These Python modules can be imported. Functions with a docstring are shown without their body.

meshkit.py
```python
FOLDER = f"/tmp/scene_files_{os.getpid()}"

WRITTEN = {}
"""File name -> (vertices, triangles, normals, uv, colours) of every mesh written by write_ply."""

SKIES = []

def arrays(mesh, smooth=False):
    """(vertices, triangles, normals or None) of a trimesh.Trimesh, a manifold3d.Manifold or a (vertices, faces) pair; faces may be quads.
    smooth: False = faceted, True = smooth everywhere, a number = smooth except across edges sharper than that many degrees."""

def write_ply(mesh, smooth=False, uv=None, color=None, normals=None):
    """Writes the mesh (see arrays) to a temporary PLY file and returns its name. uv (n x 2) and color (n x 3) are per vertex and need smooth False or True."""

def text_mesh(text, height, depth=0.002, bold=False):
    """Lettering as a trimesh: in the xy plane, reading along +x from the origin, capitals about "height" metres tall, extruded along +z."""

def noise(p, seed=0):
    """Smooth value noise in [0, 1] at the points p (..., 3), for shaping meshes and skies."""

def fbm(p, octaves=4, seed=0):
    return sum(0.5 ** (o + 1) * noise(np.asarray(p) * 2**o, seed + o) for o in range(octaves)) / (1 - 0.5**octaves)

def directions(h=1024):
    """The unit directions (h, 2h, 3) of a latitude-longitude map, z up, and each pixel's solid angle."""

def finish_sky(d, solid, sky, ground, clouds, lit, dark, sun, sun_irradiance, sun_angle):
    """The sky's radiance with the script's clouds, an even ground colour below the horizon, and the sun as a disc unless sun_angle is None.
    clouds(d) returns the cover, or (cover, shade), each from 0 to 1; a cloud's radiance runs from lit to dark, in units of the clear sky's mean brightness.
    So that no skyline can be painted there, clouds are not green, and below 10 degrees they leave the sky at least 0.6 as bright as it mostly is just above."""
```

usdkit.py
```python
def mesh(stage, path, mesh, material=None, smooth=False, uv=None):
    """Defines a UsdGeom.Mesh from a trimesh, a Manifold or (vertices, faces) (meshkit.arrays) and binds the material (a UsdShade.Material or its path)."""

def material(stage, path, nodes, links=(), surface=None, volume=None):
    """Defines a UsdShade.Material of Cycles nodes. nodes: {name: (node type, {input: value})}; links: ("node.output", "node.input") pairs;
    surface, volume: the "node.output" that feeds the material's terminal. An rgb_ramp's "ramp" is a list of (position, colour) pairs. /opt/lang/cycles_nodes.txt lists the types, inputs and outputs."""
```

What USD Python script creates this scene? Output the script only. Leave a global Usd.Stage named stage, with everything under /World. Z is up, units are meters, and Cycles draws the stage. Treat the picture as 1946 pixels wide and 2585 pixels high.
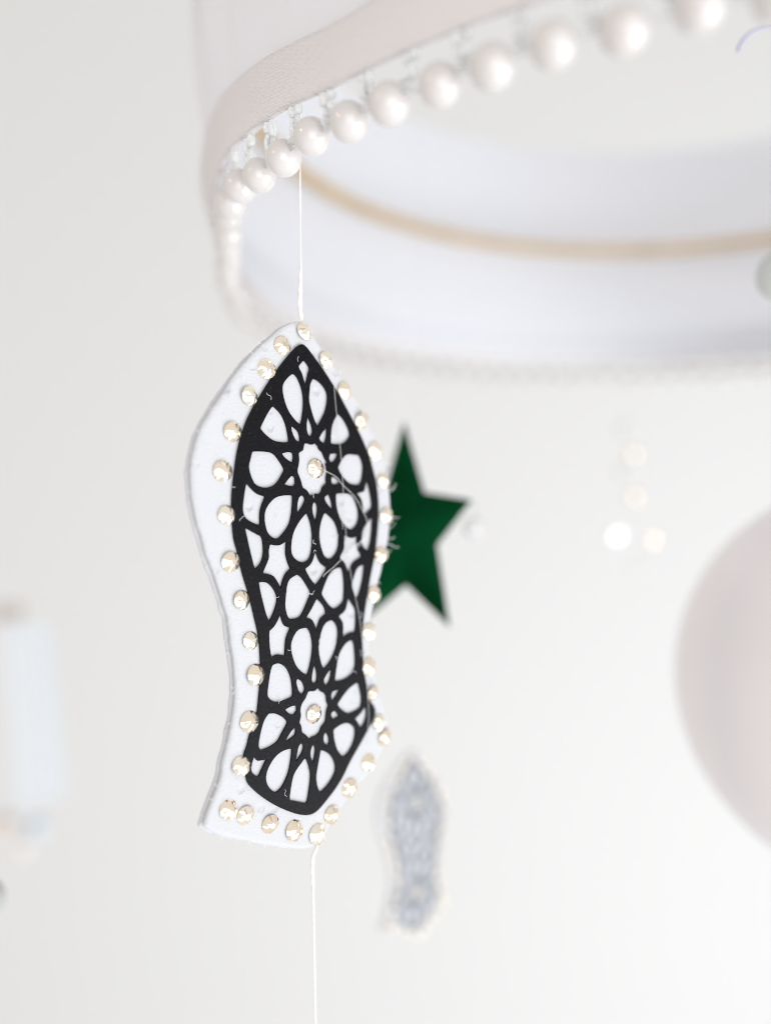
import math, random
import numpy as np, trimesh
from shapely.geometry import Polygon, Point
from shapely import affinity
from pxr import Usd, UsdGeom, UsdLux, UsdShade, Gf, Sdf, Vt
import usdkit, meshkit

rng = np.random.default_rng(7)
stage = Usd.Stage.CreateInMemory()
UsdGeom.SetStageUpAxis(stage, 'Z'); UsdGeom.SetStageMetersPerUnit(stage, 1.0)
UsdGeom.Xform.Define(stage, '/World')

# ------------------------------------------------------------------ camera
H = 0.06                                  # metres: height of the pearl rim above the lens
F, PIT, ROL = 2104.95, 0.00436, 0.01021   # focal length in photo pixels, pitch, roll
EYE = np.array([0, 0, 1.2])
def ray(px, py):
    cr, sr = math.cos(ROL), math.sin(ROL)
    a, b = px - 973.0, py - 1292.5
    u, v = a * cr + b * sr, -a * sr + b * cr
    x, y, z = u / F, 1.0, -v / F
    c, s = math.cos(PIT), math.sin(PIT)
    return np.array([x, y * c - z * s, y * s + z * c])
def at(px, py, y):                        # point (in units of H, lens at 0) at depth y
    r = ray(px, py); return r / r[1] * y
def W(p):                                 # units of H -> world metres
    return np.asarray(p, float) * H + EYE
cam = UsdGeom.Camera.Define(stage, '/World/camera')
fw = ray(973, 1292.5); rt = ray(974, 1292.5) - fw; up = fw - ray(973, 1293.5)
fw, rt, up = [v / np.linalg.norm(v) for v in (fw, rt, up)]
M = Gf.Matrix4d(*[float(x) for r in ((*rt, 0), (*up, 0), (*-fw, 0), (*EYE, 1)) for x in r])
cam.AddTransformOp().Set(M)
FL = 6.81
cam.CreateFocalLengthAttr(FL); cam.CreateHorizontalApertureAttr(FL * 1946 / F)
cam.CreateVerticalApertureAttr(FL * 2585 / F)
cam.CreateFocusDistanceAttr(2.14 * H); cam.CreateFStopAttr(FL / (0.108 * H * 1000))
cam.CreateClippingRangeAttr(Gf.Vec2f(0.01, 100)); cam.CreateExposureAttr(0.33)

# ------------------------------------------------------------------ light
LOOKS = '/World/Looks'
def mat(name, nodes, links=(), **k):
    return usdkit.material(stage, f'{LOOKS}/{name}', nodes, links, **k)
dome = UsdLux.DomeLight.Define(stage, '/World/room_light')
dm = mat('room_light', {'b': ('background_shader', {'color': (1, .985, .975), 'strength': 0.62})}, surface='b.background')
UsdShade.MaterialBindingAPI.Apply(dome.GetPrim()).Bind(dm)
def aim(prim, pos, target):
    pos, target = np.array(pos, float), np.array(target, float)
    z = pos - target; z /= np.linalg.norm(z); x = np.cross([0, 0, 1.0], z); x /= np.linalg.norm(x); y = np.cross(z, x)
    prim.AddTransformOp().Set(Gf.Matrix4d(*[float(q) for r in ((*x, 0), (*y, 0), (*z, 0), (*pos, 1)) for q in r]))
win = UsdLux.RectLight.Define(stage, '/World/window_light')
win.CreateWidthAttr(1.3); win.CreateHeightAttr(1.7); win.CreateIntensityAttr(1.0); win.CreateNormalizeAttr(False)
win.CreateExposureAttr(0); win.CreateColorAttr(Gf.Vec3f(.93, .965, 1.0)); win.GetIntensityAttr().Set(3.95)
aim(win, (1.45, -0.38, 0.20), (0.1, 0.22, 1.25))
win2 = UsdLux.RectLight.Define(stage, '/World/second_window_light')
win2.CreateWidthAttr(1.7); win2.CreateHeightAttr(1.5); win2.CreateIntensityAttr(1.3); win2.CreateNormalizeAttr(False); win2.CreateColorAttr(Gf.Vec3f(.96, .98, 1.0))
aim(win2, (0.40, -1.7, 0.85), (0.1, 0.25, 1.25))
lamp = UsdLux.SphereLight.Define(stage, '/World/warm_lamp_light')
lamp.CreateRadiusAttr(0.08); lamp.CreateIntensityAttr(40.0); lamp.CreateNormalizeAttr(False); lamp.CreateColorAttr(Gf.Vec3f(1, .62, .33))
lamp.AddTranslateOp().Set(Gf.Vec3d(-1.75, -0.85, 2.0))

# ------------------------------------------------------------------ materials
def plain(name, col, rough=.6, **kw):
    return mat(name, {'p': ('principled_bsdf', dict(base_color=col, roughness=rough, **kw))}, surface='p.BSDF')
def bumped(name, col, rough, scale, strength, dist, detail=4, kind='noise_texture', **kw):
    return mat(name, {'t': ('texture_coordinate', {}), 'n': (kind, {'scale': scale, 'detail': detail}),
                      'b': ('bump', {'strength': strength, 'distance': dist}),
                      'p': ('principled_bsdf', dict(base_color=col, roughness=rough, **kw))},
               [('t.object', 'n.vector'), ('n.fac', 'b.height'), ('b.normal', 'p.normal')], surface='p.BSDF')
def cloth(name, col, trans, bump_scale, bump_dist, mixf, sheen=.0):
    return mat(name, {'t': ('texture_coordinate', {}), 'n': ('noise_texture', {'scale': bump_scale, 'detail': 3}),
                      'b': ('bump', {'strength': .5, 'distance': bump_dist}),
                      'p': ('principled_bsdf', dict(base_color=col, roughness=.75, sheen_weight=sheen, specular_ior_level=.2)),
                      'q': ('translucent_bsdf', {'color': trans}), 'm': ('mix_closure', {'fac': mixf})},
               [('t.object', 'n.vector'), ('n.fac', 'b.height'), ('b.normal', 'p.normal'),
                ('p.BSDF', 'm.closure1'), ('q.BSDF', 'm.closure2')], surface='m.closure')
m_wall = bumped('wall_paint', (.70, .70, .695), .85, 60, .25, .002)
m_felt = mat('white_felt', {'t': ('texture_coordinate', {}), 'n': ('noise_texture', {'scale': 2600, 'detail': 5}), 'v': ('voronoi_texture', {'scale': 330, 'randomness': .9}),
        'mk': ('noise_texture', {'scale': 170, 'detail': 1}), 'r': ('rgb_ramp', {'ramp': [(0, (0, 0, 0)), (.27, (1, 1, 1)), (1, (1, 1, 1))]}), 'r2': ('rgb_ramp', {'ramp': [(.52, (1, 1, 1)), (.60, (0, 0, 0))]}),
        'l': ('mix_color', {'blend_type': 'lighten', 'fac': 1.0}), 'b': ('bump', {'strength': .65, 'distance': .00018}), 'b2': ('bump', {'strength': .5, 'distance': .0008}),
        'p': ('principled_bsdf', dict(base_color=(.57, .575, .595), roughness=.95, sheen_weight=.3, specular_ior_level=.1))},
        [('t.object', 'n.vector'), ('t.object', 'v.vector'), ('t.object', 'mk.vector'), ('v.distance', 'r.fac'), ('mk.fac', 'r2.fac'), ('r.color', 'l.a'), ('r2.color', 'l.b'),
         ('n.fac', 'b.height'), ('l.result', 'b2.height'), ('b.normal', 'b2.normal'), ('b2.normal', 'p.normal')], surface='p.BSDF')
m_fuzz = plain('white_fibre', (.90, .90, .92), .8, specular_ior_level=.2)
m_black = mat('black_card', {'t': ('texture_coordinate', {}), 'n': ('noise_texture', {'scale': 1500, 'detail': 5}),
        'n2': ('noise_texture', {'scale': 5200, 'detail': 2}), 'r': ('rgb_ramp', {'ramp': [(0, (.0035, .0033, .0045)), (.66, (.006, .0056, .0075)), (.74, (.05, .05, .055)), (1, (.08, .08, .085))]}),
        'b': ('bump', {'strength': .5, 'distance': .00014}),
        'p': ('principled_bsdf', dict(roughness=.44, specular_ior_level=.10))},
        [('t.object', 'n.vector'), ('t.object', 'n2.vector'), ('n2.fac', 'r.fac'), ('r.color', 'p.base_color'), ('n.fac', 'b.height'), ('b.normal', 'p.normal')], surface='p.BSDF')
m_silver = bumped('silver_glitter_card', (.19, .205, .23), .45, 3000, .8, .0003, metallic=.25)
m_stone = plain('champagne_crystal', (.99, .86, .69), .04, metallic=.9, coat_weight=.6, coat_roughness=.02)
m_stone_b = plain('pale_champagne_crystal', (1, .91, .76), .04, metallic=.85, coat_weight=.6, coat_roughness=.02)
m_pearl = mat('pearl', {'t': ('texture_coordinate', {}), 'n': ('noise_texture', {'scale': 700, 'detail': 2}), 'b': ('bump', {'strength': .12, 'distance': .0002}),
        'p': ('principled_bsdf', dict(base_color=(.655, .62, .60), roughness=.2, specular_ior_level=.7, coat_weight=.8, coat_roughness=.06, sheen_weight=.2, subsurface_weight=.0))},
        [('t.object', 'n.vector'), ('n.fac', 'b.height'), ('b.normal', 'p.normal')], surface='p.BSDF')
m_glass = plain('clear_glass', (.98, .99, .985), .08, transmission_weight=.72, ior=1.3)
m_crystal = plain('clear_crystal', (.98, .98, .98), .02, transmission_weight=.55, ior=1.5)
m_flash = plain('coated_crystal', (.97, .97, 1), .02, metallic=.3)
m_string = bumped('white_cotton_thread', (.84, .82, .79), .8, 4000, .6, .0001)
m_nylon = plain('clear_nylon', (.86, .86, .87), .25, transmission_weight=.3)
m_drum = cloth('drum_fabric', (.86, .835, .83), (.88, .87, .88), 900, .00008, .45)
m_lining = cloth('drum_lining', (.89, .905, .94), (.90, .92, .96), 900, .00005, .42)
m_ribbon = mat('satin_ribbon', {'u': ('texture_coordinate', {}), 'mp': ('mapping', {'scale': (1, 1, 1)}),
        'n': ('brick_texture', {'color1': (1, 1, 1), 'color2': (.8, .8, .8), 'mortar': (0, 0, 0), 'scale': 1.0, 'brick_width': 2.0, 'row_height': 1.0, 'mortar_size': .3, 'mortar_smooth': 1.0, 'offset': .38}),
        'b': ('bump', {'strength': .42, 'distance': .00042}),
        'p': ('principled_bsdf', dict(base_color=(.90, .86, .85), roughness=.5, sheen_weight=.3, specular_ior_level=.35)),
        'q': ('translucent_bsdf', {'color': (.8, .78, .78)}), 'm': ('mix_closure', {'fac': .22})},
        [('u.UV', 'mp.vector'), ('mp.vector', 'n.vector'), ('n.color', 'b.height'), ('b.normal', 'p.normal'), ('p.BSDF', 'm.closure1'), ('q.BSDF', 'm.closure2')], surface='m.closure')
m_wood = mat('pale_wood', {'t': ('texture_coordinate', {}), 'n': ('noise_texture', {'scale': 90, 'detail': 5}), 'r': ('rgb_ramp', {'ramp': [(.3, (.50, .37, .23)), (.7, (.62, .47, .30))]}),
        'p': ('principled_bsdf', dict(roughness=.5))}, [('t.object', 'n.vector'), ('n.fac', 'r.fac'), ('r.color', 'p.base_color')], surface='p.BSDF')
m_green = mat('green_felt', {'t': ('texture_coordinate', {}), 'n': ('noise_texture', {'scale': 700, 'detail': 4}), 'n2': ('noise_texture', {'scale': 55, 'detail': 3}),
        'r': ('rgb_ramp', {'ramp': [(.35, (.0005, .021, .006)), (.65, (.0010, .046, .014))]}), 'b': ('bump', {'strength': .6, 'distance': .0005}),
        'p': ('principled_bsdf', dict(roughness=.95, sheen_weight=.06, sheen_tint=(.0, .9, .3), specular_ior_level=.03))},
        [('t.object', 'n.vector'), ('t.object', 'n2.vector'), ('n2.fac', 'r.fac'), ('r.color', 'p.base_color'), ('n.fac', 'b.height'), ('b.normal', 'p.normal')], surface='p.BSDF')
m_ball = bumped('white_satin_ball', (.87, .825, .835), .42, 40, .05, .001, metallic=.2, specular_ior_level=.6, coat_weight=.35, coat_roughness=.22)
m_grey = plain('grey_bead', (.62, .63, .61), .5)
m_lav = plain('lavender_thread', (.55, .55, .68), .6)
m_white = bumped('white_cotton_cloth', (.64, .665, .69), .9, 700, .4, .0004)
m_beige = plain('beige_wood', (.62, .57, .53), .6)
m_bluegrey = plain('blue_grey_bead', (.52, .58, .64), .5)

# ------------------------------------------------------------------ helpers
used = {}
def numbered(path):
    n = used.get(path, -1) + 1; used[path] = n
    return path if n == 0 else f'{path}_{n:03d}'
def tag(prim, label=None, cat=None, group=None, kind=None):
    for k, v in (('label', label), ('category', cat), ('group', group), ('kind', kind)):
        if v: prim.SetCustomDataByKey(k, v)
    return prim
def thing(name, label, cat, group=None, base=(0, 0, 0)):
    x = UsdGeom.Xform.Define(stage, numbered('/World/' + name))
    x.AddTranslateOp().Set(Gf.Vec3d(*map(float, base))); x._base = np.array(base, float)
    tag(x.GetPrim(), label, cat, group)
    return (x.GetPrim().GetPath().pathString, np.array(base, float), x.GetPrim())
def part(owner, name, mesh, m, smooth=30, uv=None, label=None, kind=None):
    path, base = owner[0], owner[1]
    v, f = (mesh.vertices, mesh.faces) if hasattr(mesh, 'vertices') else mesh
    p = usdkit.mesh(stage, numbered(f'{path}/{name}'), (np.asarray(v) - base, f), m, smooth=smooth, uv=uv)
    tag(p.GetPrim(), label, kind=kind)
    return (p.GetPrim().GetPath().pathString, base, p.GetPrim())
def single(name, mesh, m, label, cat, smooth=30, group=None, kind=None):
    p = part(('/World', np.zeros(3)), name, mesh, m, smooth)
    tag(p[2], label, cat, group, kind); return p
def tube(pts, r, n=8, twist=0., cap=True):
    pts = np.asarray(pts, float); k = len(pts)
    r = np.full(k, r) if np.ndim(r) == 0 else np.asarray(r)
    t = np.gradient(pts, axis=0); t /= np.linalg.norm(t, axis=1, keepdims=True) + 1e-12
    a = np.array([1.0, 0, 0]) if abs(t[0, 0]) < .8 else np.array([0, 1.0, 0])
    V = []
    for i in range(k):
        a = a - t[i] * (a @ t[i]); a /= np.linalg.norm(a); b = np.cross(t[i], a)
        th = np.arange(n) * 2 * math.pi / n
        V.append(pts[i] + r[i] * (np.cos(th)[:, None] * a + np.sin(th)[:, None] * b))
    V = np.vstack(V); Fc = []
    for i in range(k - 1):
        for j in range(n):
            j2 = (j + 1) % n; A, B, C, D = i * n + j, i * n + j2, (i + 1) * n + j2, (i + 1) * n + j
            Fc += [(A, B, C), (A, C, D)]
    if cap:
        V = np.vstack([V, pts[:1], pts[-1:]]); c0, c1 = len(V) - 2, len(V) - 1
        for j in range(n):
            j2 = (j + 1) % n; Fc += [(c0, j2, j), (c1, (k - 1) * n + j, (k - 1) * n + j2)]
    return trimesh.Trimesh(V, np.array(Fc), process=False)
def thread(pts, r, plies=2, pitch=None):
    """A twisted thread: plies wound about the path."""
    pts = np.asarray(pts, float); rr = np.full(len(pts), r) if np.ndim(r) == 0 else np.asarray(r, float)
    s = np.r_[0, np.cumsum(np.linalg.norm(np.diff(pts, axis=0), axis=1))]; n = max(int(s[-1] / (.9 * rr.mean())), 8); n = min(n, 500)
    q = np.linspace(0, s[-1], n); P = np.stack([np.interp(q, s, pts[:, k]) for k in range(3)], 1); R = np.interp(q, s, rr)
    t = np.gradient(P, axis=0); t /= np.linalg.norm(t, axis=1, keepdims=True)
    a = np.cross(t, [.3, 1, .1]); a /= np.linalg.norm(a, axis=1, keepdims=True); b = np.cross(t, a)
    pitch = pitch or 13 * rr.mean(); out = []
    for k in range(plies):
        ph = q / pitch * 2 * math.pi + k * 2 * math.pi / plies
        out.append(tube(P + (.2 * R)[:, None] * (np.cos(ph)[:, None] * a + np.sin(ph)[:, None] * b), R * .84, 8))
    return trimesh.util.concatenate(out)
def chaikin(P, it=2, sharp=48):
    P = np.asarray(P, float)
    for k in range(it):
        n = len(P); out = []
        for i in range(n):
            a, b, c = P[i - 1], P[i], P[(i + 1) % n]
            u, v = b - a, c - b
            ang = abs((math.degrees(math.atan2(v[1], v[0]) - math.atan2(u[1], u[0])) + 180) % 360 - 180)
            if ang > sharp and k < 2:
                e = .10 if k == 0 else .25
                out += [b + (a - b) * e, b + (c - b) * e]
            else:
                out += [b + (a - b) * .25, b + (c - b) * .25]
        P = np.array(out)
    return P
def ball(c, r, sub=3, squash=1.0):
    m = trimesh.creation.icosphere(subdivisions=sub, radius=r); m.vertices[:, 2] *= squash
    m.apply_translation(c); return m
def sm(x, a, b):
    t = np.clip((x - a) / (b - a), 0, 1); return t * t * (3 - 2 * t)

# ------------------------------------------------------------------ the setting: wall and ceiling
YW = 1.45
def sheet(name, mesh, label, m=m_wall):
    p = single(name, mesh, m, label, None, smooth=False); p[2].SetCustomDataByKey('kind', 'structure'); return p
wl = trimesh.creation.box((9, .1, 6)); wl.apply_translation((0, YW + .05, 1.0)); sheet('wall', wl, 'plain off-white wall behind the mobile')

# ------------------------------------------------------------------ the drum of the mobile
CX, CY, R = 1.3485, 3.3605, 2.0322
HH, HR, HT, RTOP, DP = 1.6982, 1.9721, 2.3693, 2.0319, .0899
NA = 480
RA = np.array([0, 1.05, 1.57, 2.28, 2.50, 2.70, 2.85, 2.98, 3.07, 3.22, 3.38, 3.50, 3.62, 3.8, 5.0, 2 * math.pi])
RV = np.array([2.02, 1.99, 2.06, 2.12, 2.12, 2.11, 2.08, 2.03, 1.985, 1.955, 1.955, 1.97, 2.0322, 2.0322, 2.03, 2.02])
AZ = np.linspace(0, 2 * math.pi, NA, endpoint=False)
kx = np.array([0, 1.0, 2.2, 3.2, 3.43, 3.6, 3.6952, 3.7665, 3.8561, 3.9141, 3.9762, 4.2, 4.8, 5.6, 2 * math.pi])
zt = np.interp(AZ, kx, [1.17, 1.19, 1.16, 1.25, 1.28, 1.254, 1.225, 1.2014, 1.165, 1.1485, 1.1498, 1.17, 1.18, 1.16, 1.17])
zb = np.interp(AZ, [0, 1.0, 2.6, 3.4, 3.6375, 3.80, 3.9, 4.3, 5.5, 2 * math.pi], [1, 1, 1, 1.05, 1.0467, 1.0235, 1.0, 1, 1, 1])
ker = np.hanning(11); ker /= ker.sum()
sm1 = lambda a: np.convolve(np.r_[a[-5:], a, a[:5]], ker, 'valid')
zt, zb = sm1(zt), sm1(zb)
DR = sm1(np.interp(AZ, RA, RV)) - R
lowered = lambda z: 1 - .5 * sm(z, .95, 1.02) - .5 * sm(z, 1.02, 1.2)
def lathe_var(rings, closed_profile):  # the ring is a little out of round
    """rings: list of (radius array, z array) over AZ."""
    V = np.vstack([np.c_[CX + (r + DR * lowered(z)) * np.cos(AZ), CY + (r + DR * lowered(z)) * np.sin(AZ), z] for r, z in rings]); k = len(rings); Fc = []
    j = np.arange(NA); j2 = (j + 1) % NA
    for i in range(k if closed_profile else k - 1):
        a, b = i * NA, ((i + 1) % k) * NA
        Fc.append(np.c_[a + j, a + j2, b + j2]); Fc.append(np.c_[a + j, b + j2, b + j])
    return V, np.vstack(Fc)
def fold(z):
    p = np.c_[np.cos(AZ) * 5, np.sin(AZ) * 5, np.full(NA, z * .35)]
    f = (meshkit.noise(p, 3) if True else 0)
    w = .010 * np.asarray(f) * sm(z, 1.05, 1.5)
    w = w + sm(z, 1.1, 1.5) * (.022 * np.exp(-((AZ - 3.52) / .035) ** 2) - .016 * np.exp(-((AZ - 3.60) / .025) ** 2) + .02 * np.exp(-((AZ - 3.34) / .03) ** 2))
    return w
mobile = thing('drum_mobile', 'white fabric ring of the mobile, fringed with pearls along its lower edge', 'mobile', base=W((CX, CY, 1)))
zs = np.linspace(0, 1, 22); outer, inner = [], []
for t in zs:
    z = zb + .03 + (HT - zb - .03) * t; zm = z.mean()
    rr = R - .012 + .050 * sm(zm, 1.12, 1.75) - .03 * sm(zm, 2.0, 2.37) + fold(zm)
    outer.append((rr, z)); inner.append((rr - .014, z))
V, Fc = lathe_var(outer + inner[::-1], True)
V, Fc = lathe_var(outer, False)
part(mobile, 'drum_fabric', (W(V), Fc), m_drum, smooth=True)
V, Fc = lathe_var(inner, False)
part(mobile, 'drum_lining', (W(V), Fc), m_lining, smooth=True)
# satin ribbon round the lower edge, folded a little outwards
rib, vv = [], np.linspace(0, 1, 9)
for t in vv:
    rib.append((R + .014 + .012 * math.sin(math.pi * t) + .010 * (1 - sm(t, 0, .3)) - .004 * np.sin(AZ * 9) * t, zb + (zt - zb) * t))
rin = [(r - .012, z) for r, z in rib][::-1]
V, Fc = lathe_var(rib + rin, True)
uu = np.tile(AZ * R / .024, len(rib) * 2); tt = np.repeat(np.r_[vv, vv[::-1]], NA) * .2 / .0112
# the weave runs a little slantwise across the ribbon
part(mobile, 'satin_ribbon', (W(V), Fc), m_ribbon, smooth=True, uv=np.c_[uu * 1.0 + tt * .5, tt + uu * .12])
def ring(rad, z, sr, sz, m, name):
    prof = [(rad - sr, z - sz), (rad - sr * .6, z - sz * 1.12), (rad + sr * .6, z - sz * 1.12), (rad + sr, z - sz), (rad + sr, z + sz), (rad - sr, z + sz)]
    V, Fc = lathe_var([(np.full(NA, a), np.full(NA, b)) for a, b in prof], True)
    part(mobile, name, (W(V), Fc), m)
ring(HR - .03, HH, .026, .027, m_wood, 'wooden_hoop')
# pearls and the bead strands between them
DA, A0 = 2 * math.pi / 97, 3.5975
PR = .0475
mid = []
for k in range(97):
    a = A0 + DA * k
    j = rng.normal(0, 1, 4)
    zr = float(np.interp(a % (2 * math.pi), AZ, zb)); zc = min(zr, 1.012) - DP + .006 * j[0]
    dR = lambda q: float(np.interp(q % (2 * math.pi), AZ, DR))
    rr = R + dR(a) + .004 + .006 * j[1]
    c = W((CX + rr * math.cos(a), CY + rr * math.sin(a), zc))
    part(mobile, 'pearl', ball(c, PR * H * (1 + .02 * j[2]), 3), m_pearl, smooth=True)
    mid.append((CX + rr * math.cos(a), CY + rr * math.sin(a), zc))
    b = a + DA * .5; zr = float(np.interp(b % (2 * math.pi), AZ, zb)); rb = R + dR(b) + .006
    q = np.array([CX + rb * math.cos(b), CY + rb * math.sin(b), 0]); tn = np.array([-math.sin(b), math.cos(b), 0]); ra = np.array([math.cos(b), math.sin(b), 0])
    sw = .012 * j[3]; zlow = 1 - DP + .004; beads = []
    for s in (-1, 1):
        zz = zr + .006 + (zlow + .010 - zr - .006) * np.array([0, .30, .78, 1.0] if (k + s) % 3 else [0, .45, .72, 1.0])
        for i in range(3):
            z0, z1 = zz[i], zz[i + 1]; zc_, hl = (z0 + z1) / 2, abs(z0 - z1) / 2
            off = s * .0125 * (1 - .25 * i) + sw * (i / 2.)
            m = trimesh.creation.icosphere(subdivisions=2, radius=1); m.vertices = np.sign(m.vertices) * np.abs(m.vertices) ** .8; m.vertices *= (.0115, .0115, hl * .98)
            m.apply_translation(q + tn * off + ra * .003 * rng.normal() + np.array([0, 0, zc_])); beads.append(m)
    bm = trimesh.util.concatenate(beads); bm.vertices = W(bm.vertices)
    part(mobile, 'bead_strand', bm, m_glass, smooth=True)
    core = tube(W([q + tn * 0 + [0, 0, zr + .01], q + tn * sw * .5 + [0, 0, (zr + zlow) / 2], q + tn * sw + [0, 0, zlow]]), .0022 * H, 5)
    part(mobile, 'strand_thread', core, m_string, smooth=True)
    mid.append(tuple(q + tn * sw + np.array([0, 0, zlow])))
mid.append(mid[0])
part(mobile, 'fringe_thread', tube(W(mid), .0035 * H, 6, cap=False), m_nylon, smooth=True)

# ------------------------------------------------------------------ the sandal-shaped felt pendant
S0 = np.array([-.2337, 2.1833, 0.0]); ALPHA = math.radians(43)
EX = np.array([math.cos(ALPHA), math.sin(ALPHA), 0]); EN = np.array([math.sin(ALPHA), -math.cos(ALPHA), 0])   # along the plate, out of its face
def on_plane(px, py):
    r = ray(px, py); t = (S0 @ EN) / (r @ EN); p = r * t - S0
    return np.array([p @ EX, p[2]])
RG = {1: (460, 780), 2: (460, 1160), 3: (460, 1540), 4: (460, 1780)}
def trace(s):
    """'region:x,y x,y ... region:x,y' in enlarged crops of the photograph -> points on the pendant's plane."""
    out = []
    reg = 1
    for tok in s.split():
        if ':' in tok:
            r_, tok = tok.split(':'); reg = int(r_)
        x, y = map(float, tok.split(','))
        out.append(on_plane(RG[reg][0] + x * .33033, RG[reg][1] + y * .33033))
    return np.array(out)
PLATE = '1:905,265 940,290 985,350 1060,450 1150,590 1225,720 1300,860 1360,980 1420,1120 2:1450,85 1468,150 1482,230 1492,350 1490,460 1478,600 1462,740 1435,860 1410,1000 1390,1130 3:1370,110 1365,250 1372,400 1385,510 1410,620 1432,705 1455,730 1470,775 1455,830 1400,930 1340,1040 1270,1160 4:1220,545 1160,640 1090,730 1040,790 1000,825 955,840 890,838 800,810 700,765 600,700 530,640 487,592 478,520 465,440 462,375 490,310 505,230 555,130 3:570,750 577,680 588,560 592,400 585,270 570,160 545,60 2:515,1080 480,960 445,850 420,720 388,620 378,520 372,430 370,330 374,250 385,150 395,60 1:415,1080 440,980 480,860 530,760 585,670 640,580 700,490 760,410 820,335 870,285'
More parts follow.
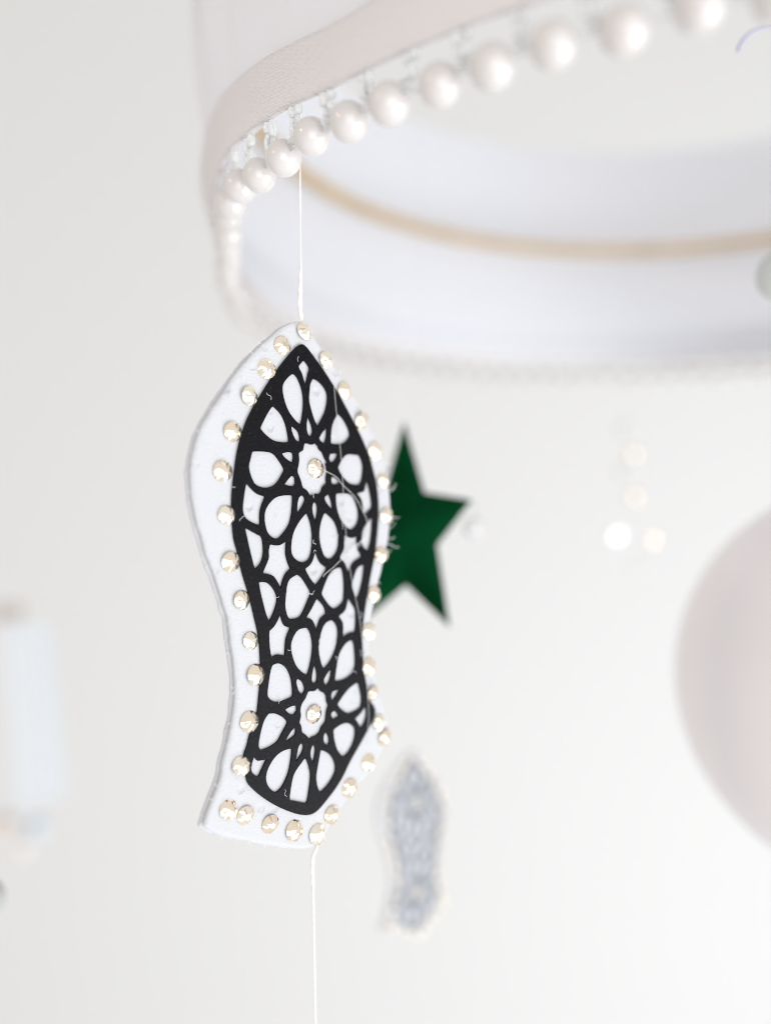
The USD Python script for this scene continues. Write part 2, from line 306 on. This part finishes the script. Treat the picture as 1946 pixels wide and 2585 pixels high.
HOLES = ['1:918,393 880,435 885,460 905,490 918,540 932,590 948,530 955,490 966,462 958,435 935,405',
 '1:835,495 800,520 760,570 755,620 770,700 800,780 850,850 895,887 910,840 922,720 915,640 895,570 865,510',
 '1:990,532 968,570 962,640 958,700 975,770 1000,850 1025,897 1060,840 1095,760 1105,660 1085,610 1040,555',
 '1:683,738 640,800 585,912 620,955 680,1005 740,1020 808,1018 800,940 775,850 740,790',
 '1:1182,797 1150,850 1130,910 1125,1030 1180,1035 1235,1025 1275,970 1265,920 1230,850',
 '1:950,815 940,880 943,935 955,965 968,975 985,960 990,930 980,885',
 '1:828,893 822,910 835,960 860,1005 880,1018 893,1005 890,960 870,925',
 '1:1095,905 1060,945 1037,985 1045,1010 1078,1028 1090,1000 1097,950',
 '1:930,1025 955,1030 985,1040 1005,1025 1028,1045 1040,1080 1065,1095 1078,1140 1100,1170 2:1088,35 1098,75 1100,105 1090,140 1095,180 1062,210 1055,245 1035,265 1008,258 985,275 965,272 945,235 910,215 900,170 885,130 868,90 880,40 1:885,1150 880,1100 915,1080 920,1040',
 '1:810,1090 750,1105 780,1145 835,1178 843,1140 840,1105', '1:1175,1105 1120,1108 1112,1140 1120,1165 1140,1172 1165,1150 1178,1115',
 '1:525,1090 512,1150 2:498,50 510,110 530,160 550,195 610,218 670,212 720,180 775,80 760,50 735,10 1:690,1100 610,1088',
 '1:1245,1110 1210,1150 1180,1210 2:1200,110 1240,160 1280,192 1345,193 1365,160 1375,80 1370,20 1:1345,1120 1300,1112',
 '2:830,120 800,150 770,190 800,200 840,205 857,185 855,140', '2:1135,130 1128,150 1133,185 1165,192 1195,175 1185,155 1150,135',
 '2:482,178 470,230 452,370 460,420 480,455 540,490 588,502 585,410 600,350 628,282 580,272 535,240',
 '2:780,272 705,285 650,340 620,400 620,480 640,560 680,600 715,606 740,595 810,505 830,420 838,300 835,275',
 '2:905,272 880,290 870,340 868,395 880,403 910,360 932,310 925,285', '2:1000,325 985,345 985,400 1000,450 1010,480 1022,430 1028,370 1018,335',
 '2:1105,267 1080,285 1080,310 1105,350 1142,385 1135,330 1120,280',
 '2:1165,262 1165,330 1180,410 1210,480 1260,530 1285,538 1320,510 1340,460 1340,390 1310,300 1280,265 1220,258',
 '2:1398,148 1392,200 1380,245 1325,260 1360,300 1370,360 1378,430 1440,370 1440,320 1425,240 1410,180',
 '2:945,405 900,450 850,530 828,600 820,700 840,750 880,780 915,788 955,772 980,720 990,600 980,500',
 '2:1080,402 1050,470 1035,570 1045,650 1065,715 1080,745 1115,762 1140,755 1185,690 1192,600 1180,530 1150,460',
 '2:470,520 490,610 510,700 545,840 590,800 615,730 612,640 600,590 560,570', '2:1445,430 1390,500 1365,550 1360,640 1375,670 1410,700 1430,640 1442,540',
 '2:790,620 755,645 720,660 660,648 650,700 655,750 630,810 605,868 680,880 715,925 745,988 765,910 790,860 820,835 800,790 785,730 785,680',
 '2:1230,572 1228,640 1225,690 1192,750 1230,785 1245,820 1260,872 1285,810 1310,775 1365,740 1335,690 1328,640 1325,578 1300,600 1270,600',
 '2:1010,695 990,770 965,810 930,835 945,870 975,920 1012,962 1050,910 1090,850 1095,825 1060,805 1035,770',
 '2:575,937 590,1020 610,1100 630,1180 655,1237 680,1200 710,1120 722,1060 700,1000 660,950 620,935',
 '2:870,878 810,910 790,960 780,1060 775,1120 790,1190 810,1220 870,1215 905,1190 940,1110 977,1020 950,970 905,900',
 '2:1185,823 1130,850 1095,910 1052,1025 1100,1100 1140,1140 1175,1135 1225,1085 1232,1000 1228,900 1215,835',
 '2:1383,803 1340,815 1315,850 1290,940 1285,970 1305,1030 1328,1068 1350,1010 1370,930 1380,850',
 '2:1018,1062 985,1130 938,1208 975,1215 1000,1250 1018,1310 1035,1250 1050,1210 1090,1180 1085,1140 1060,1100',
 '2:1262,1050 1250,1100 1235,1160 1185,1195 1215,1240 3:1220,110 1220,215 1260,175 1315,165 1320,80 1318,10 2:1312,1135 1280,1090',
 '3:742,25 720,80 690,130 655,160 655,240 665,330 675,362 720,335 778,350 780,290 785,215 820,135 775,125 755,80',
 '3:925,135 870,150 835,210 818,270 830,350 860,430 910,480 948,497 970,430 993,290 980,190 955,140',
 '3:1130,75 1085,95 1055,150 1040,230 1030,300 1045,380 1060,430 1075,450 1120,400 1165,310 1185,200 1180,130 1155,90',
 '3:1275,228 1230,260 1185,340 1170,430 1155,545 1220,535 1280,500 1315,440 1315,370 1308,270 1295,235',
 '3:715,405 680,420 665,460 650,560 640,640 650,675 690,700 740,705 838,662 835,570 820,500 790,440 750,412',
 '3:870,525 860,545 875,610 895,638 915,640 930,610 920,560 895,535', '3:1002,410 990,450 978,530 985,550 1003,562 1020,545 1025,500 1015,450',
 '3:1132,440 1100,480 1072,530 1078,565 1095,575 1115,550 1130,500', '3:1195,605 1140,620 1128,645 1130,680 1145,690 1170,655',
 '3:1335,548 1270,590 1220,650 1175,720 1200,755 1250,790 1290,785 1355,745 1365,690 1355,620',
 '3:1030,590 1045,620 1080,635 1095,660 1095,700 1110,730 1095,770 1090,830 1085,860 1055,890 1045,930 1015,960 990,965 962,988 940,955 905,935 900,880 885,860 900,800 890,765 905,710 930,680 945,640 955,620 1005,620',
 '3:775,760 830,730 865,730 868,770 845,800 810,795', '3:1150,768 1130,785 1128,810 1145,835 1190,812 1170,780',
 '3:1385,738 1355,790 1310,830 1335,860 1355,905 1380,870 1400,810 1398,760',
 '3:700,787 650,790 615,840 590,930 570,1040 590,1070 640,1058 720,1010 750,950 800,860 770,820',
 '3:852,897 825,920 785,985 800,998 855,955 862,920', '3:1085,933 1070,960 1070,1000 1085,1025 1110,1030 1118,1000 1105,950',
 '3:1250,858 1195,875 1145,915 1150,980 1170,1060 1205,1110 1230,1118 1265,1085 1305,1010 1318,920 1300,885',
 '4:902,287 880,310 868,370 858,435 890,395 915,350 920,310', '4:992,297 975,330 968,380 985,430 995,435 1005,390 1013,330',
 '4:540,390 525,440 515,490 530,525 575,548 600,490 638,412 600,420 565,425',
 '4:828,328 760,345 700,390 650,470 628,540 635,600 670,650 710,668 750,635 790,560 815,480 832,360',
 '4:932,400 900,440 850,510 830,570 810,700 815,725 890,740 945,750 960,670 975,560 970,490 950,430',
 '4:1048,342 1038,400 1020,500 1012,560 1025,630 1045,668 1090,630 1140,560 1165,500 1160,440 1130,385 1090,355']
FELT = '1:830,92 900,75 960,100 990,170 1050,250 1130,370 1200,470 1290,590 1350,690 1400,800 1450,900 1500,1000 1550,1130 2:1585,150 1600,290 1605,400 1592,520 1580,640 1555,760 1530,870 1500,970 1485,1080 1455,1200 3:1428,130 1435,260 1450,350 1475,460 1505,600 1555,740 1592,880 1590,960 1540,1080 1460,1220 4:1440,520 1330,650 1230,780 1150,900 1090,1020 1040,1080 980,1110 850,1112 700,1090 500,1055 330,1020 220,990 160,935 200,800 240,690 290,560 310,440 3:340,1050 365,920 395,780 405,650 400,500 385,350 360,200 345,50 2:325,1150 290,1020 250,900 200,780 150,620 105,450 70,270 60,100 1:65,1200 80,1080 115,960 170,840 260,700 330,600 410,480 500,370 600,270 700,180 780,115'
STONES = '1:930,172 760,280 637,460 510,665 380,938 303,1238 1097,392 1238,622 1370,857 1473,1085 1015,1220 2:1533,160 1555,430 1512,725 1463,1027 333,425 365,783 450,1075 3:1422,160 1422,432 1450,640 1500,860 1545,975 1418,1165 518,235 558,495 508,853 437,1190 1003,795 4:350,797 480,845 668,910 852,958 1030,988 1140,840 1275,635'
def stone_mesh(r, q):
    """A flat-backed brilliant: girdle, two rows of crown facets, small table. Axis +z, back at z=0."""
    n = 8; hgt = r * .66; V = []; a = np.arange(2 * n) * math.pi / n
    V += [(r * .96 * math.cos(x), r * .96 * math.sin(x), 0) for x in a]
    V += [(r * math.cos(x), r * math.sin(x), r * .16) for x in a]
    b = np.arange(n) * 2 * math.pi / n
    V += [(r * .70 * math.cos(x + math.pi / n), r * .70 * math.sin(x + math.pi / n), hgt * .66) for x in b]
    V += [(r * .26 * math.cos(x), r * .26 * math.sin(x), hgt) for x in b] + [(0, 0, hgt * 1.0)]
    Fc = []
    for i in range(2 * n):
        j = (i + 1) % (2 * n); Fc += [(i, j, 2 * n + j), (i, 2 * n + j, 2 * n + i)]
    G, Cm, T = 2 * n, 4 * n, 5 * n
    for i in range(n):
        k = (i + 1) % n
        Fc += [(G + 2 * i, G + 2 * i + 1, Cm + i), (G + 2 * i + 1, G + (2 * i + 2) % (2 * n), Cm + i)]
        Fc += [(G + 2 * i, Cm + i, T + i), (G + 2 * i, T + i, Cm + i - 1 if i else Cm + n - 1)]
        Fc += [(Cm + i, T + k, T + i), (T + i, T + k, 6 * n)]
    m = trimesh.Trimesh(np.array(V), np.array(Fc), process=False)
    m.apply_transform(trimesh.transformations.rotation_matrix(q, (0, 0, 1))); return m
def densify(P, step):
    P = np.vstack([P, P[:1]]); out = []
    for a, b in zip(P[:-1], P[1:]):
        k = max(1, int(np.linalg.norm(b - a) / step)); out += [a + (b - a) * i / k for i in range(k)]
    return np.array(out)
felt_pts = chaikin(trace(FELT), 2, 60); plate_pts = chaikin(trace(PLATE), 2, 60); hole_pts = [chaikin(trace(h), 2) for h in HOLES]
stone_pts = trace(STONES)
TF = .030
def rough(P, amp, seed, step=.008):
    P = densify(P, step); d = np.roll(P, -1, 0) - np.roll(P, 1, 0); d /= np.linalg.norm(d, axis=1, keepdims=True)
    n = np.asarray(meshkit.noise(np.c_[P * 30, np.full(len(P), seed * 7.1)], seed)) + .8 * np.asarray(meshkit.noise(np.c_[P * 95, np.full(len(P), seed * 3.3)], seed + 5))
    return P + amp * n[:, None] * np.c_[d[:, 1], -d[:, 0]]
def pendant(name, label, cat, put, plate_mat, group=None, fuzz=True, plate_label=None):
    """put: plane point (s, z, out) -> world."""
    base = put(np.array([[0, on_plane(760, 805)[1], 0]]))[0]
    t = thing(name, label, cat, group, base)
    def solid(poly, d0, d1):
        m = trimesh.creation.extrude_polygon(poly, d1 - d0, engine='earcut'); v = m.vertices.copy(); v[:, 2] += d0
        m.vertices = put(v); return m if np.linalg.det(np.stack([put(np.eye(3)[i:i+1])[0] - put(np.zeros((1, 3)))[0] for i in range(3)])) > 0 else trimesh.Trimesh(m.vertices, m.faces[:, ::-1], process=False)
    def pillow(P, d0, d1, seed):
        """felt layer with softly rounded rims"""
        poly = Polygon(P).buffer(0); e = .007
        rings = []
        Pn = P; d = np.roll(P, -1, 0) - np.roll(P, 1, 0); d /= np.linalg.norm(d, axis=1, keepdims=True); nrm = np.c_[d[:, 1], -d[:, 0]]; kk = np.ones(13) / 13; nrm = np.stack([np.convolve(np.r_[nrm[-6:, q], nrm[:, q], nrm[:6, q]], kk, 'valid') for q in (0, 1)], 1)
        if Polygon(P).exterior.is_ccw is False: nrm = -nrm
        prof = [(-e * 1.6, d1), (-e * .55, d1 - e * .15), (-e * .1, d1 - e * .6), (0, (d0 + d1) / 2), (-e * .1, d0 + e * .6), (-e * .6, d0 + e * .1)]
        n = len(P); V = np.vstack([np.c_[Pn + nrm * o, np.full(n, z)] for o, z in prof]); Fc = []
        i = np.arange(n); j = (i + 1) % n
        for k in range(len(prof) - 1):
            a, b = k * n, (k + 1) * n
            Fc += [np.c_[a + i, b + i, b + j], np.c_[a + i, b + j, a + j]]
        def capf(k, flip):
            vv_, ff = trimesh.creation.triangulate_polygon(Polygon(V[k * n:(k + 1) * n, :2]).buffer(0), engine='earcut')
            from scipy.spatial import cKDTree
            idx = cKDTree(V[k * n:(k + 1) * n, :2]).query(vv_)[1] + k * n
            f = idx[ff]; f = f[(f[:, 0] != f[:, 1]) & (f[:, 1] != f[:, 2]) & (f[:, 0] != f[:, 2])]
            return f[:, ::-1] if flip else f
        m = trimesh.Trimesh(put(V), np.vstack(Fc), process=False); V2 = V.copy()
        caps = [trimesh.Trimesh(put(V), capf(k, fl), process=False) for k, fl in ((0, False), (len(prof) - 1, True))]
        for c in caps: c.remove_unreferenced_vertices()
        return trimesh.util.concatenate([m] + caps)
    P1 = rough(felt_pts, .0035, 1); P2 = rough(felt_pts, .0045, 2)
    P2 = P2 + np.array([-.006, -.003])
    part(t, 'felt_front', pillow(P1, -TF * .495, 0, 1), m_felt, smooth=50)
    part(t, 'felt_back', pillow(P2, -TF, -TF * .505, 2), m_felt, smooth=50)
    poly = Polygon(plate_pts).buffer(0)
    for hp in hole_pts: poly = poly.difference(Polygon(hp).buffer(0))
    poly = poly.buffer(-.0012).buffer(.0012)
    if poly.geom_type != 'Polygon': poly = max(poly.geoms, key=lambda g: g.area)
    part(t, 'cut_out_card', solid(poly, .0006, .0062), plate_mat, smooth=False, label=plate_label)
    for i, (s, z) in enumerate(stone_pts):
        m = stone_mesh(.0255 * (1 + .045 * rng.normal()), rng.uniform(0, 1)); tl = rng.normal(0, .13, 2)
        m.apply_transform(trimesh.transformations.euler_matrix(tl[0], tl[1], 0))
        v = m.vertices + np.array([s, z, .0065 if poly.buffer(.012).contains(Point(s, z)) else .001])
        part(t, 'rhinestone', trimesh.Trimesh(put(v), m.faces, process=False), m_stone if i % 3 else m_stone_b, smooth=False)
    return t, P1
def put_front(v):
    v = np.asarray(v, float); return W(S0 + v[:, :1] * EX + np.array([0, 0, 1.]) * v[:, 1:2] + v[:, 2:] * EN)
pend, P1 = pendant('sandal_pendant', 'white felt sandal-sole pendant with black cut-out lattice and champagne rhinestones', 'pendant', put_front, m_black)
# loose fibres along the felt's right edge and a few on the lattice
fib = []
def curl(s, z, d, ang, length, k, r=.0011):
    n = 14; q = np.linspace(0, 1, n); w = rng.uniform(2, 7); ph = rng.uniform(0, 6); amp = length * rng.uniform(.08, .3)
    x = s + math.cos(ang) * q * length - math.sin(ang) * amp * (np.sin(w * q + ph) - math.sin(ph)); y = z + math.sin(ang) * q * length + math.cos(ang) * amp * (np.sin(w * q + ph) - math.sin(ph))
    return tube(put_front(np.c_[x, y, d + k * amp * np.cos(w * q + ph)]), r * H, 4)
ctr = P1.mean(0)
for i in range(0, len(P1)):
    s, z = P1[i]; right = s > ctr[0] + .0 and on_plane(960, 1180)[1] > z > on_plane(960, 1600)[1]
    if rng.uniform() < (.42 if right else .34):
        out = math.atan2(*(np.roll(P1, -1, 0)[i] - np.roll(P1, 1, 0)[i])[::-1]) - math.pi / 2
        if not Polygon(P1).exterior.is_ccw: out += math.pi
        ln = rng.uniform(.012, .05) if right else rng.uniform(.004, .012)
        fib.append(curl(s, z, -rng.uniform(.001, TF), out + rng.normal(0, .5), ln, .6, .0008 if right else .0005))
part(pend, 'loose_fibres', trimesh.util.concatenate(fib), m_fuzz, smooth=True, kind='stuff')
lint = []
for (x, y) in [(700, 1300), (590, 1230), (790, 1240), (792, 1375), (787, 1395), (790, 1490), (785, 1500), (800, 1620), (730, 1640), (845, 1620), (845, 1665), (905, 1560), (905, 1640), (880, 1700), (780, 1745), (700, 1775), (680, 1010), (610, 960), (900, 1780), (860, 1335), (850, 1350), (600, 1315), (700, 1505), (660, 1480), (720, 2010), (750, 900), (830, 1100), (925, 1330)]:
    s, z = on_plane(x, y); lint.append(curl(s, z, .0075, rng.uniform(0, 6.28), rng.uniform(.008, .022), .05, .0005))
part(pend, 'lint', trimesh.util.concatenate(lint), m_fuzz, smooth=True, kind='stuff')
def on_card(pts, d=.0085):
    return put_front(np.array([[*on_plane(x, y), d] for x, y in pts]))
def spline(P, n=60):
    P = np.asarray(P, float); from_ = np.linspace(0, 1, len(P))
    from scipy.interpolate import CubicSpline
    return CubicSpline(from_, P)(np.linspace(0, 1, n))
r2 = lambda x, y: (460 + x * .33033, 1160 + y * .33033)
loose = tube(spline(on_card([r2(*p) for p in [(1068, 85), (1110, 105), (1165, 140), (1200, 185), (1260, 243), (1310, 300), (1345, 360), (1380, 430), (1400, 490), (1412, 545), (1395, 590), (1330, 640), (1265, 690), (1250, 730), (1300, 690), (1375, 610), (1390, 540), (1400, 510), (1380, 580), (1300, 670), (1210, 750), (1150, 810), (1090, 860), (1060, 895)]], .010), 150), .0007 * H, 5)
part(pend, 'loose_thread', loose, m_string, smooth=True)
loose2 = tube(spline(on_card([(838, 975), (846, 1060), (856, 1160), (862, 1260), (873, 1400), (890, 1500), (905, 1580), (918, 1700), (925, 1790), (920, 1880)], .009), 60), .0007 * H, 4)
part(pend, 'loose_thread', loose2, m_nylon, smooth=True)

# the strings that carry it and run on below it
LOWY = (S0 + on_plane(798, 2140)[0] * EX)[1] - .004
def vert2(px, py): return at(px, py, LOWY)
def vert(px, py, y=None):
    p = at(px, py, S0[1] - .01); return p
topz = HH - .05
p_top = np.array([S0[0], S0[1], topz])
xs = [(757, 420), (758, 560), (759, 675)]
pts = [W(p_top)] + [W(vert(*p)) for p in xs]
thin = thread(pts, .0023 * H)
knot = [W(vert(*p)) for p in [(759, 672), (758, 700), (757, 740), (756, 775), (758, 788), (760, 797), (762, 806)]]
loop = thread(knot, np.array([.003, .0055, .0066, .0066, .006, .005, .004]) * H)
st = thing('hanging_string', 'white cotton string from which the black latticed pendant hangs', 'string', base=W(p_top))
part(st, 'string', thin, m_string, smooth=True); part(st, 'glued_loop', loop, m_string, smooth=True)
pl = [put_front([[*on_plane(800, 2128), .003]])[0], put_front([[*on_plane(797, 2142), .003]])[0]] + [W(vert2(*p)) for p in [(790, 2160), (788, 2190), (789, 2225), (791, 2245)]]
st2 = thing('lower_string', 'white cotton string running down from the bottom of the latticed pendant', 'string', base=W(vert2(800, 2128)))
part(st2, 'glued_loop', thread(pl, np.array([.003, .0042, .005, .0052, .005, .0035]) * H), m_string, smooth=True)
part(st2, 'string', thread([W(vert2(*p)) for p in [(790, 2243), (791, 2300), (793, 2420), (796, 2590), (800, 2900)]], .0034 * H), m_string, smooth=True)

# ------------------------------------------------------------------ green star
YS = 3.1
star_px = [(1020, 1062), (1072, 1243), (1192, 1262), (1104, 1376), (1136, 1585), (1025, 1478), (925, 1562), (955, 1392), (856, 1288), (968, 1245)]
sp = np.array([at(x, y, YS) for x, y in star_px]); c0 = sp.mean(0); th = math.radians(-20)
def puffed(P2, thick):
    """padded felt shape: outline (x, z) with a soft cushion section"""
    P2 = densify(P2, .02); n = len(P2); cc = np.array([0, 0.]); L = []
    prof = [(0.0, 1.0), (.35, .97), (.62, .86), (.82, .62), (.95, .32), (1.0, 0.0)]
    V = [np.c_[P2 * k, np.full(n, w * thick / 2)] for k, w in prof[1:]]
    V2 = [np.c_[P2 * k, np.full(n, -w * thick / 2)] for k, w in prof[1:-1]][::-1]
    V = V + V2; k = len(V); VV = np.vstack(V + [np.array([[0, 0, thick / 2], [0, 0, -thick / 2]])]); i = np.arange(n); j = (i + 1) % n; Fc = []
    for q in range(k - 1):
        a, b = q * n, (q + 1) * n; Fc += [np.c_[a + i, b + i, b + j], np.c_[a + i, b + j, a + j]]
    Fc += [np.c_[np.full(n, k * n), i, j], np.c_[np.full(n, k * n + 1), (k - 1) * n + j, (k - 1) * n + i]]
    return VV, np.vstack(Fc)
ux = np.array([math.cos(th), math.sin(th), 0]); un = np.array([math.sin(th), -math.cos(th), 0])
P2 = []
for x, y in star_px:
    r = ray(x, y); t = (c0 @ un) / (r @ un); p = r * t - c0; P2.append((p @ ux, p[2]))
P2 = np.array(P2)
if Polygon(P2).exterior.is_ccw is False: P2 = P2[::-1]
VV, Fc = puffed(P2, .085)
star = thing('felt_star', 'dark green padded felt star hanging behind the latticed pendant', 'star', base=W(c0))
part(star, 'star_body', (W(c0 + VV[:, :1] * ux + VV[:, 1:2] * np.array([0, 0, 1]) + VV[:, 2:] * un), Fc), m_green, smooth=40)
tip = np.array(at(1020, 1062, YS))
part(star, 'hanging_thread', tube(W([tip - [0, 0, .02], [tip[0], tip[1], HH + .6]]), .0005 * H, 5), m_fuzz, smooth=True)

# ------------------------------------------------------------------ the pale pendant further back
YB = 3.5; tgt = at(1044, 2135, YB); al2 = math.radians(26)
EX2 = np.array([math.cos(al2), math.sin(al2), 0]); EN2 = np.array([math.sin(al2), -math.cos(al2), 0])
cz = (on_plane(760, 800)[1] + on_plane(760, 2150)[1]) / 2; cs = plate_pts[:, 0].mean(); K2 = .577
def put_back(v):
    v = np.asarray(v, float); return W(tgt + K2 * ((v[:, :1] - cs) * EX2 * .88 + np.array([0, 0, 1.]) * (v[:, 1:2] - cz) + v[:, 2:] * EN2))
pendant('sandal_pendant', 'small blurred white felt sandal-sole pendant with silver-blue lattice, below the green star', 'pendant', put_back, m_silver)
pt = put_back(np.array([[cs, on_plane(760, 815)[1], -.01]]))[0]
single('hanging_thread', tube([pt, [pt[0], pt[1], EYE[2] + H * (HH - .1)]], .0006 * H, 6), m_nylon, 'thin clear thread above the blurred silver-blue pendant', 'thread', smooth=True)

# ------------------------------------------------------------------ big white ball, cropped by the frame
YBALL = 3.25; cb = at(2252, 1722, YBALL); RB = 528 / F * YBALL * .985
wb = thing('white_ball', 'large smooth white ball cut off by the right edge of the photo', 'ball', base=W(cb))
part(wb, 'ball_body', ball(W(cb), RB * H, 5), m_ball, smooth=True)
cp = trimesh.creation.cylinder(.09 * H, .06 * H, sections=24); cp.apply_translation(W(cb + [0, 0, RB + .02])); part(wb, 'cap', cp, m_white)
part(wb, 'hanging_cord', tube(W([cb + [0, 0, RB], [cb[0], cb[1], HT]]), .006 * H, 8), m_string, smooth=True)
# grey bead at the right edge
gb = at(1978, 694, 2.7); gr = 66 / F * 2.7
g = thing('grey_bead', 'smooth grey round bead half cut off by the right edge, under the wooden hoop', 'bead', base=W(gb))
part(g, 'bead_body', ball(W(gb), gr * H, 4), m_grey, smooth=True)
part(g, 'hanging_thread', tube(W([gb + [0, 0, gr * .9], [gb[0], gb[1], HT]]), .003 * H, 6), m_nylon, smooth=True)
# curl of lavender thread at the top right
arc = [at(x, y, 2.5) for x, y in [(1862, 128), (1868, 112), (1880, 95), (1898, 80), (1920, 70), (1950, 63), (1985, 72), (2010, 100)]]
single('curled_thread', tube(spline(W(arc), 40), .006 * H, 8), m_lav, 'short curl of pale lavender cord near the top right corner', 'cord', smooth=True)

# ------------------------------------------------------------------ crystals
def gem(c, r, sz=1.0, rot=0.):
    m = trimesh.creation.uv_sphere(radius=r, count=[7, 9]); m.vertices[:, 2] *= sz
    m.apply_transform(trimesh.transformations.rotation_matrix(rot, (0, 0, 1))); m.apply_translation(c); return m
YC = 5.0
WIN, LMP = (np.array([1.45, -.38, .20]) - EYE) / H, (np.array([-1.75, -.85, 2.0]) - EYE) / H
def gem_to(c, r, light, table=.62):
    """a cut crystal ball, turned so that one of its facets throws the light at the lens"""
    a = light - c; a /= np.linalg.norm(a); b = -c / np.linalg.norm(c); n = a + b; n /= np.linalg.norm(n)
    m = stone_mesh(r, .3); v = m.vertices; top = v[:, 2] > v[:, 2].max() * .9
    v[top, :2] *= table / .26; v[top, 2] = v[:, 2].max(); v[:, 2] -= r * .3; m.vertices = v
    m.apply_transform(trimesh.geometry.align_vectors([0, 0, 1], n)); m.apply_translation(c); m.vertices = W(m.vertices); return m
cs_ = [(1578, 1082, 20, 1.1), (1596, 1143, 17, 1.2), (1576, 1188, 20, 1.1), (1598, 1252, 17, 1.2)]
c1 = at(1590, 1240, YC)
cst = thing('crystal_strand', 'faint strand of clear crystal beads hanging left of the big white ball', 'crystals', base=W(at(1588, 1250, YC)))
top = at(1586, 1040, YC)
part(cst, 'hanging_thread', tube(W([[top[0], top[1], HT - .1], top, at(1588, 1250, YC), at(1600, 1330, YC)]), .0007 * H, 5), m_nylon, smooth=True)
for i, (x, y, r, q) in enumerate(cs_):
    part(cst, 'crystal_bead', gem(W(at(x, y, YC)), r / F * YC * H, q, .4 * i), m_stone_b if i % 2 else m_crystal, smooth=False)
part(cst, 'crystal_drop', gem_to(at(1555, 1350, YC), 24 / F * YC, WIN), m_flash, smooth=False)
part(cst, 'crystal_drop', gem_to(at(1652, 1366, YC), 22 / F * YC, LMP, .4), m_crystal, smooth=False)
part(cst, 'crystal_drop', gem_to(at(1606, 1420, YC), 24 / F * YC, np.array([-30., 20., 30.])), m_crystal, smooth=False)
sc = thing('crystal_bead', 'clear crystal bead just below the right point of the green star', 'bead', base=W(at(1195, 1332, 3.12)))
part(sc, 'bead_body', gem(W(at(1195, 1332, 3.12)), 26 / F * 3.12 * H, 1.1, .3), m_crystal, smooth=False)
a_, b_ = at(1195, 1310, 3.12), at(1186, 1264, 3.12)
part(sc, 'wire_loop', tube(W([a_, (a_ + b_) / 2 + [0.02, 0, 0], b_]), .003 * H, 6), m_nylon, smooth=True)

# ------------------------------------------------------------------ white hanging at the left edge, far back
YL = 6.5
def wl_pts(L): return np.array([at(x, y, YL + d) for x, y, d in L])
hang = thing('wall_hanging', 'blurred white cloth hanging with beads at the left edge, in front of the wall', 'wall hanging', base=W(at(60, 1800, YL)))
def slab(P, thick):
    P = np.asarray(P); k = len(P); n = np.cross(P[1] - P[0], P[2] - P[0]); n /= np.linalg.norm(n)
    if n[1] > 0: n = -n
    V = np.vstack([P, P - n * thick]); Fc = [(0, i, i + 1) for i in range(1, k - 1)] + [(k, k + i + 1, k + i) for i in range(1, k - 1)]
    for i in range(k): j = (i + 1) % k; Fc += [(i, i + k, j + k), (i, j + k, j)]
    m = trimesh.Trimesh(W(V), np.array(Fc), process=False); m.fix_normals(); return m
part(hang, 'front_panel', slab(wl_pts([(4, 1578, 0), (74, 1570, .0), (104, 2040, 0), (44, 2045, 0)]), .04), m_white, smooth=False)
part(hang, 'side_panel', slab(wl_pts([(90, 1572, .1), (122, 1600, .7), (152, 2010, .7), (110, 2020, .1)]), .04), m_white, smooth=False)
part(hang, 'rod', tube(W(wl_pts([(-60, 1548, .3), (40, 1545, .3)])), .22, 12) if False else tube(W(wl_pts([(-60, 1550, .3), (52, 1545, .3)])), .07 * H, 12), m_beige, smooth=40)
for (x, y, r, m) in [(8, 2090, 34, m_beige), (94, 2088, 26, m_bluegrey), (54, 2136, 26, m_pearl)]:
    part(hang, 'bead', ball(W(at(x, y, YL)), r / F * YL * H, 3), m, smooth=True)
b = at(-22, 2268, 2.75)
eb = thing('small_bead', 'small grey-green oval bead barely showing at the lower left edge', 'bead', base=W(b))
m_dim = plain('grey_green_bead', (.40, .41, .39), .6)
part(eb, 'bead_body', ball(W(b), 34 / F * 2.75 * H, 3, 1.3), m_dim, smooth=True)
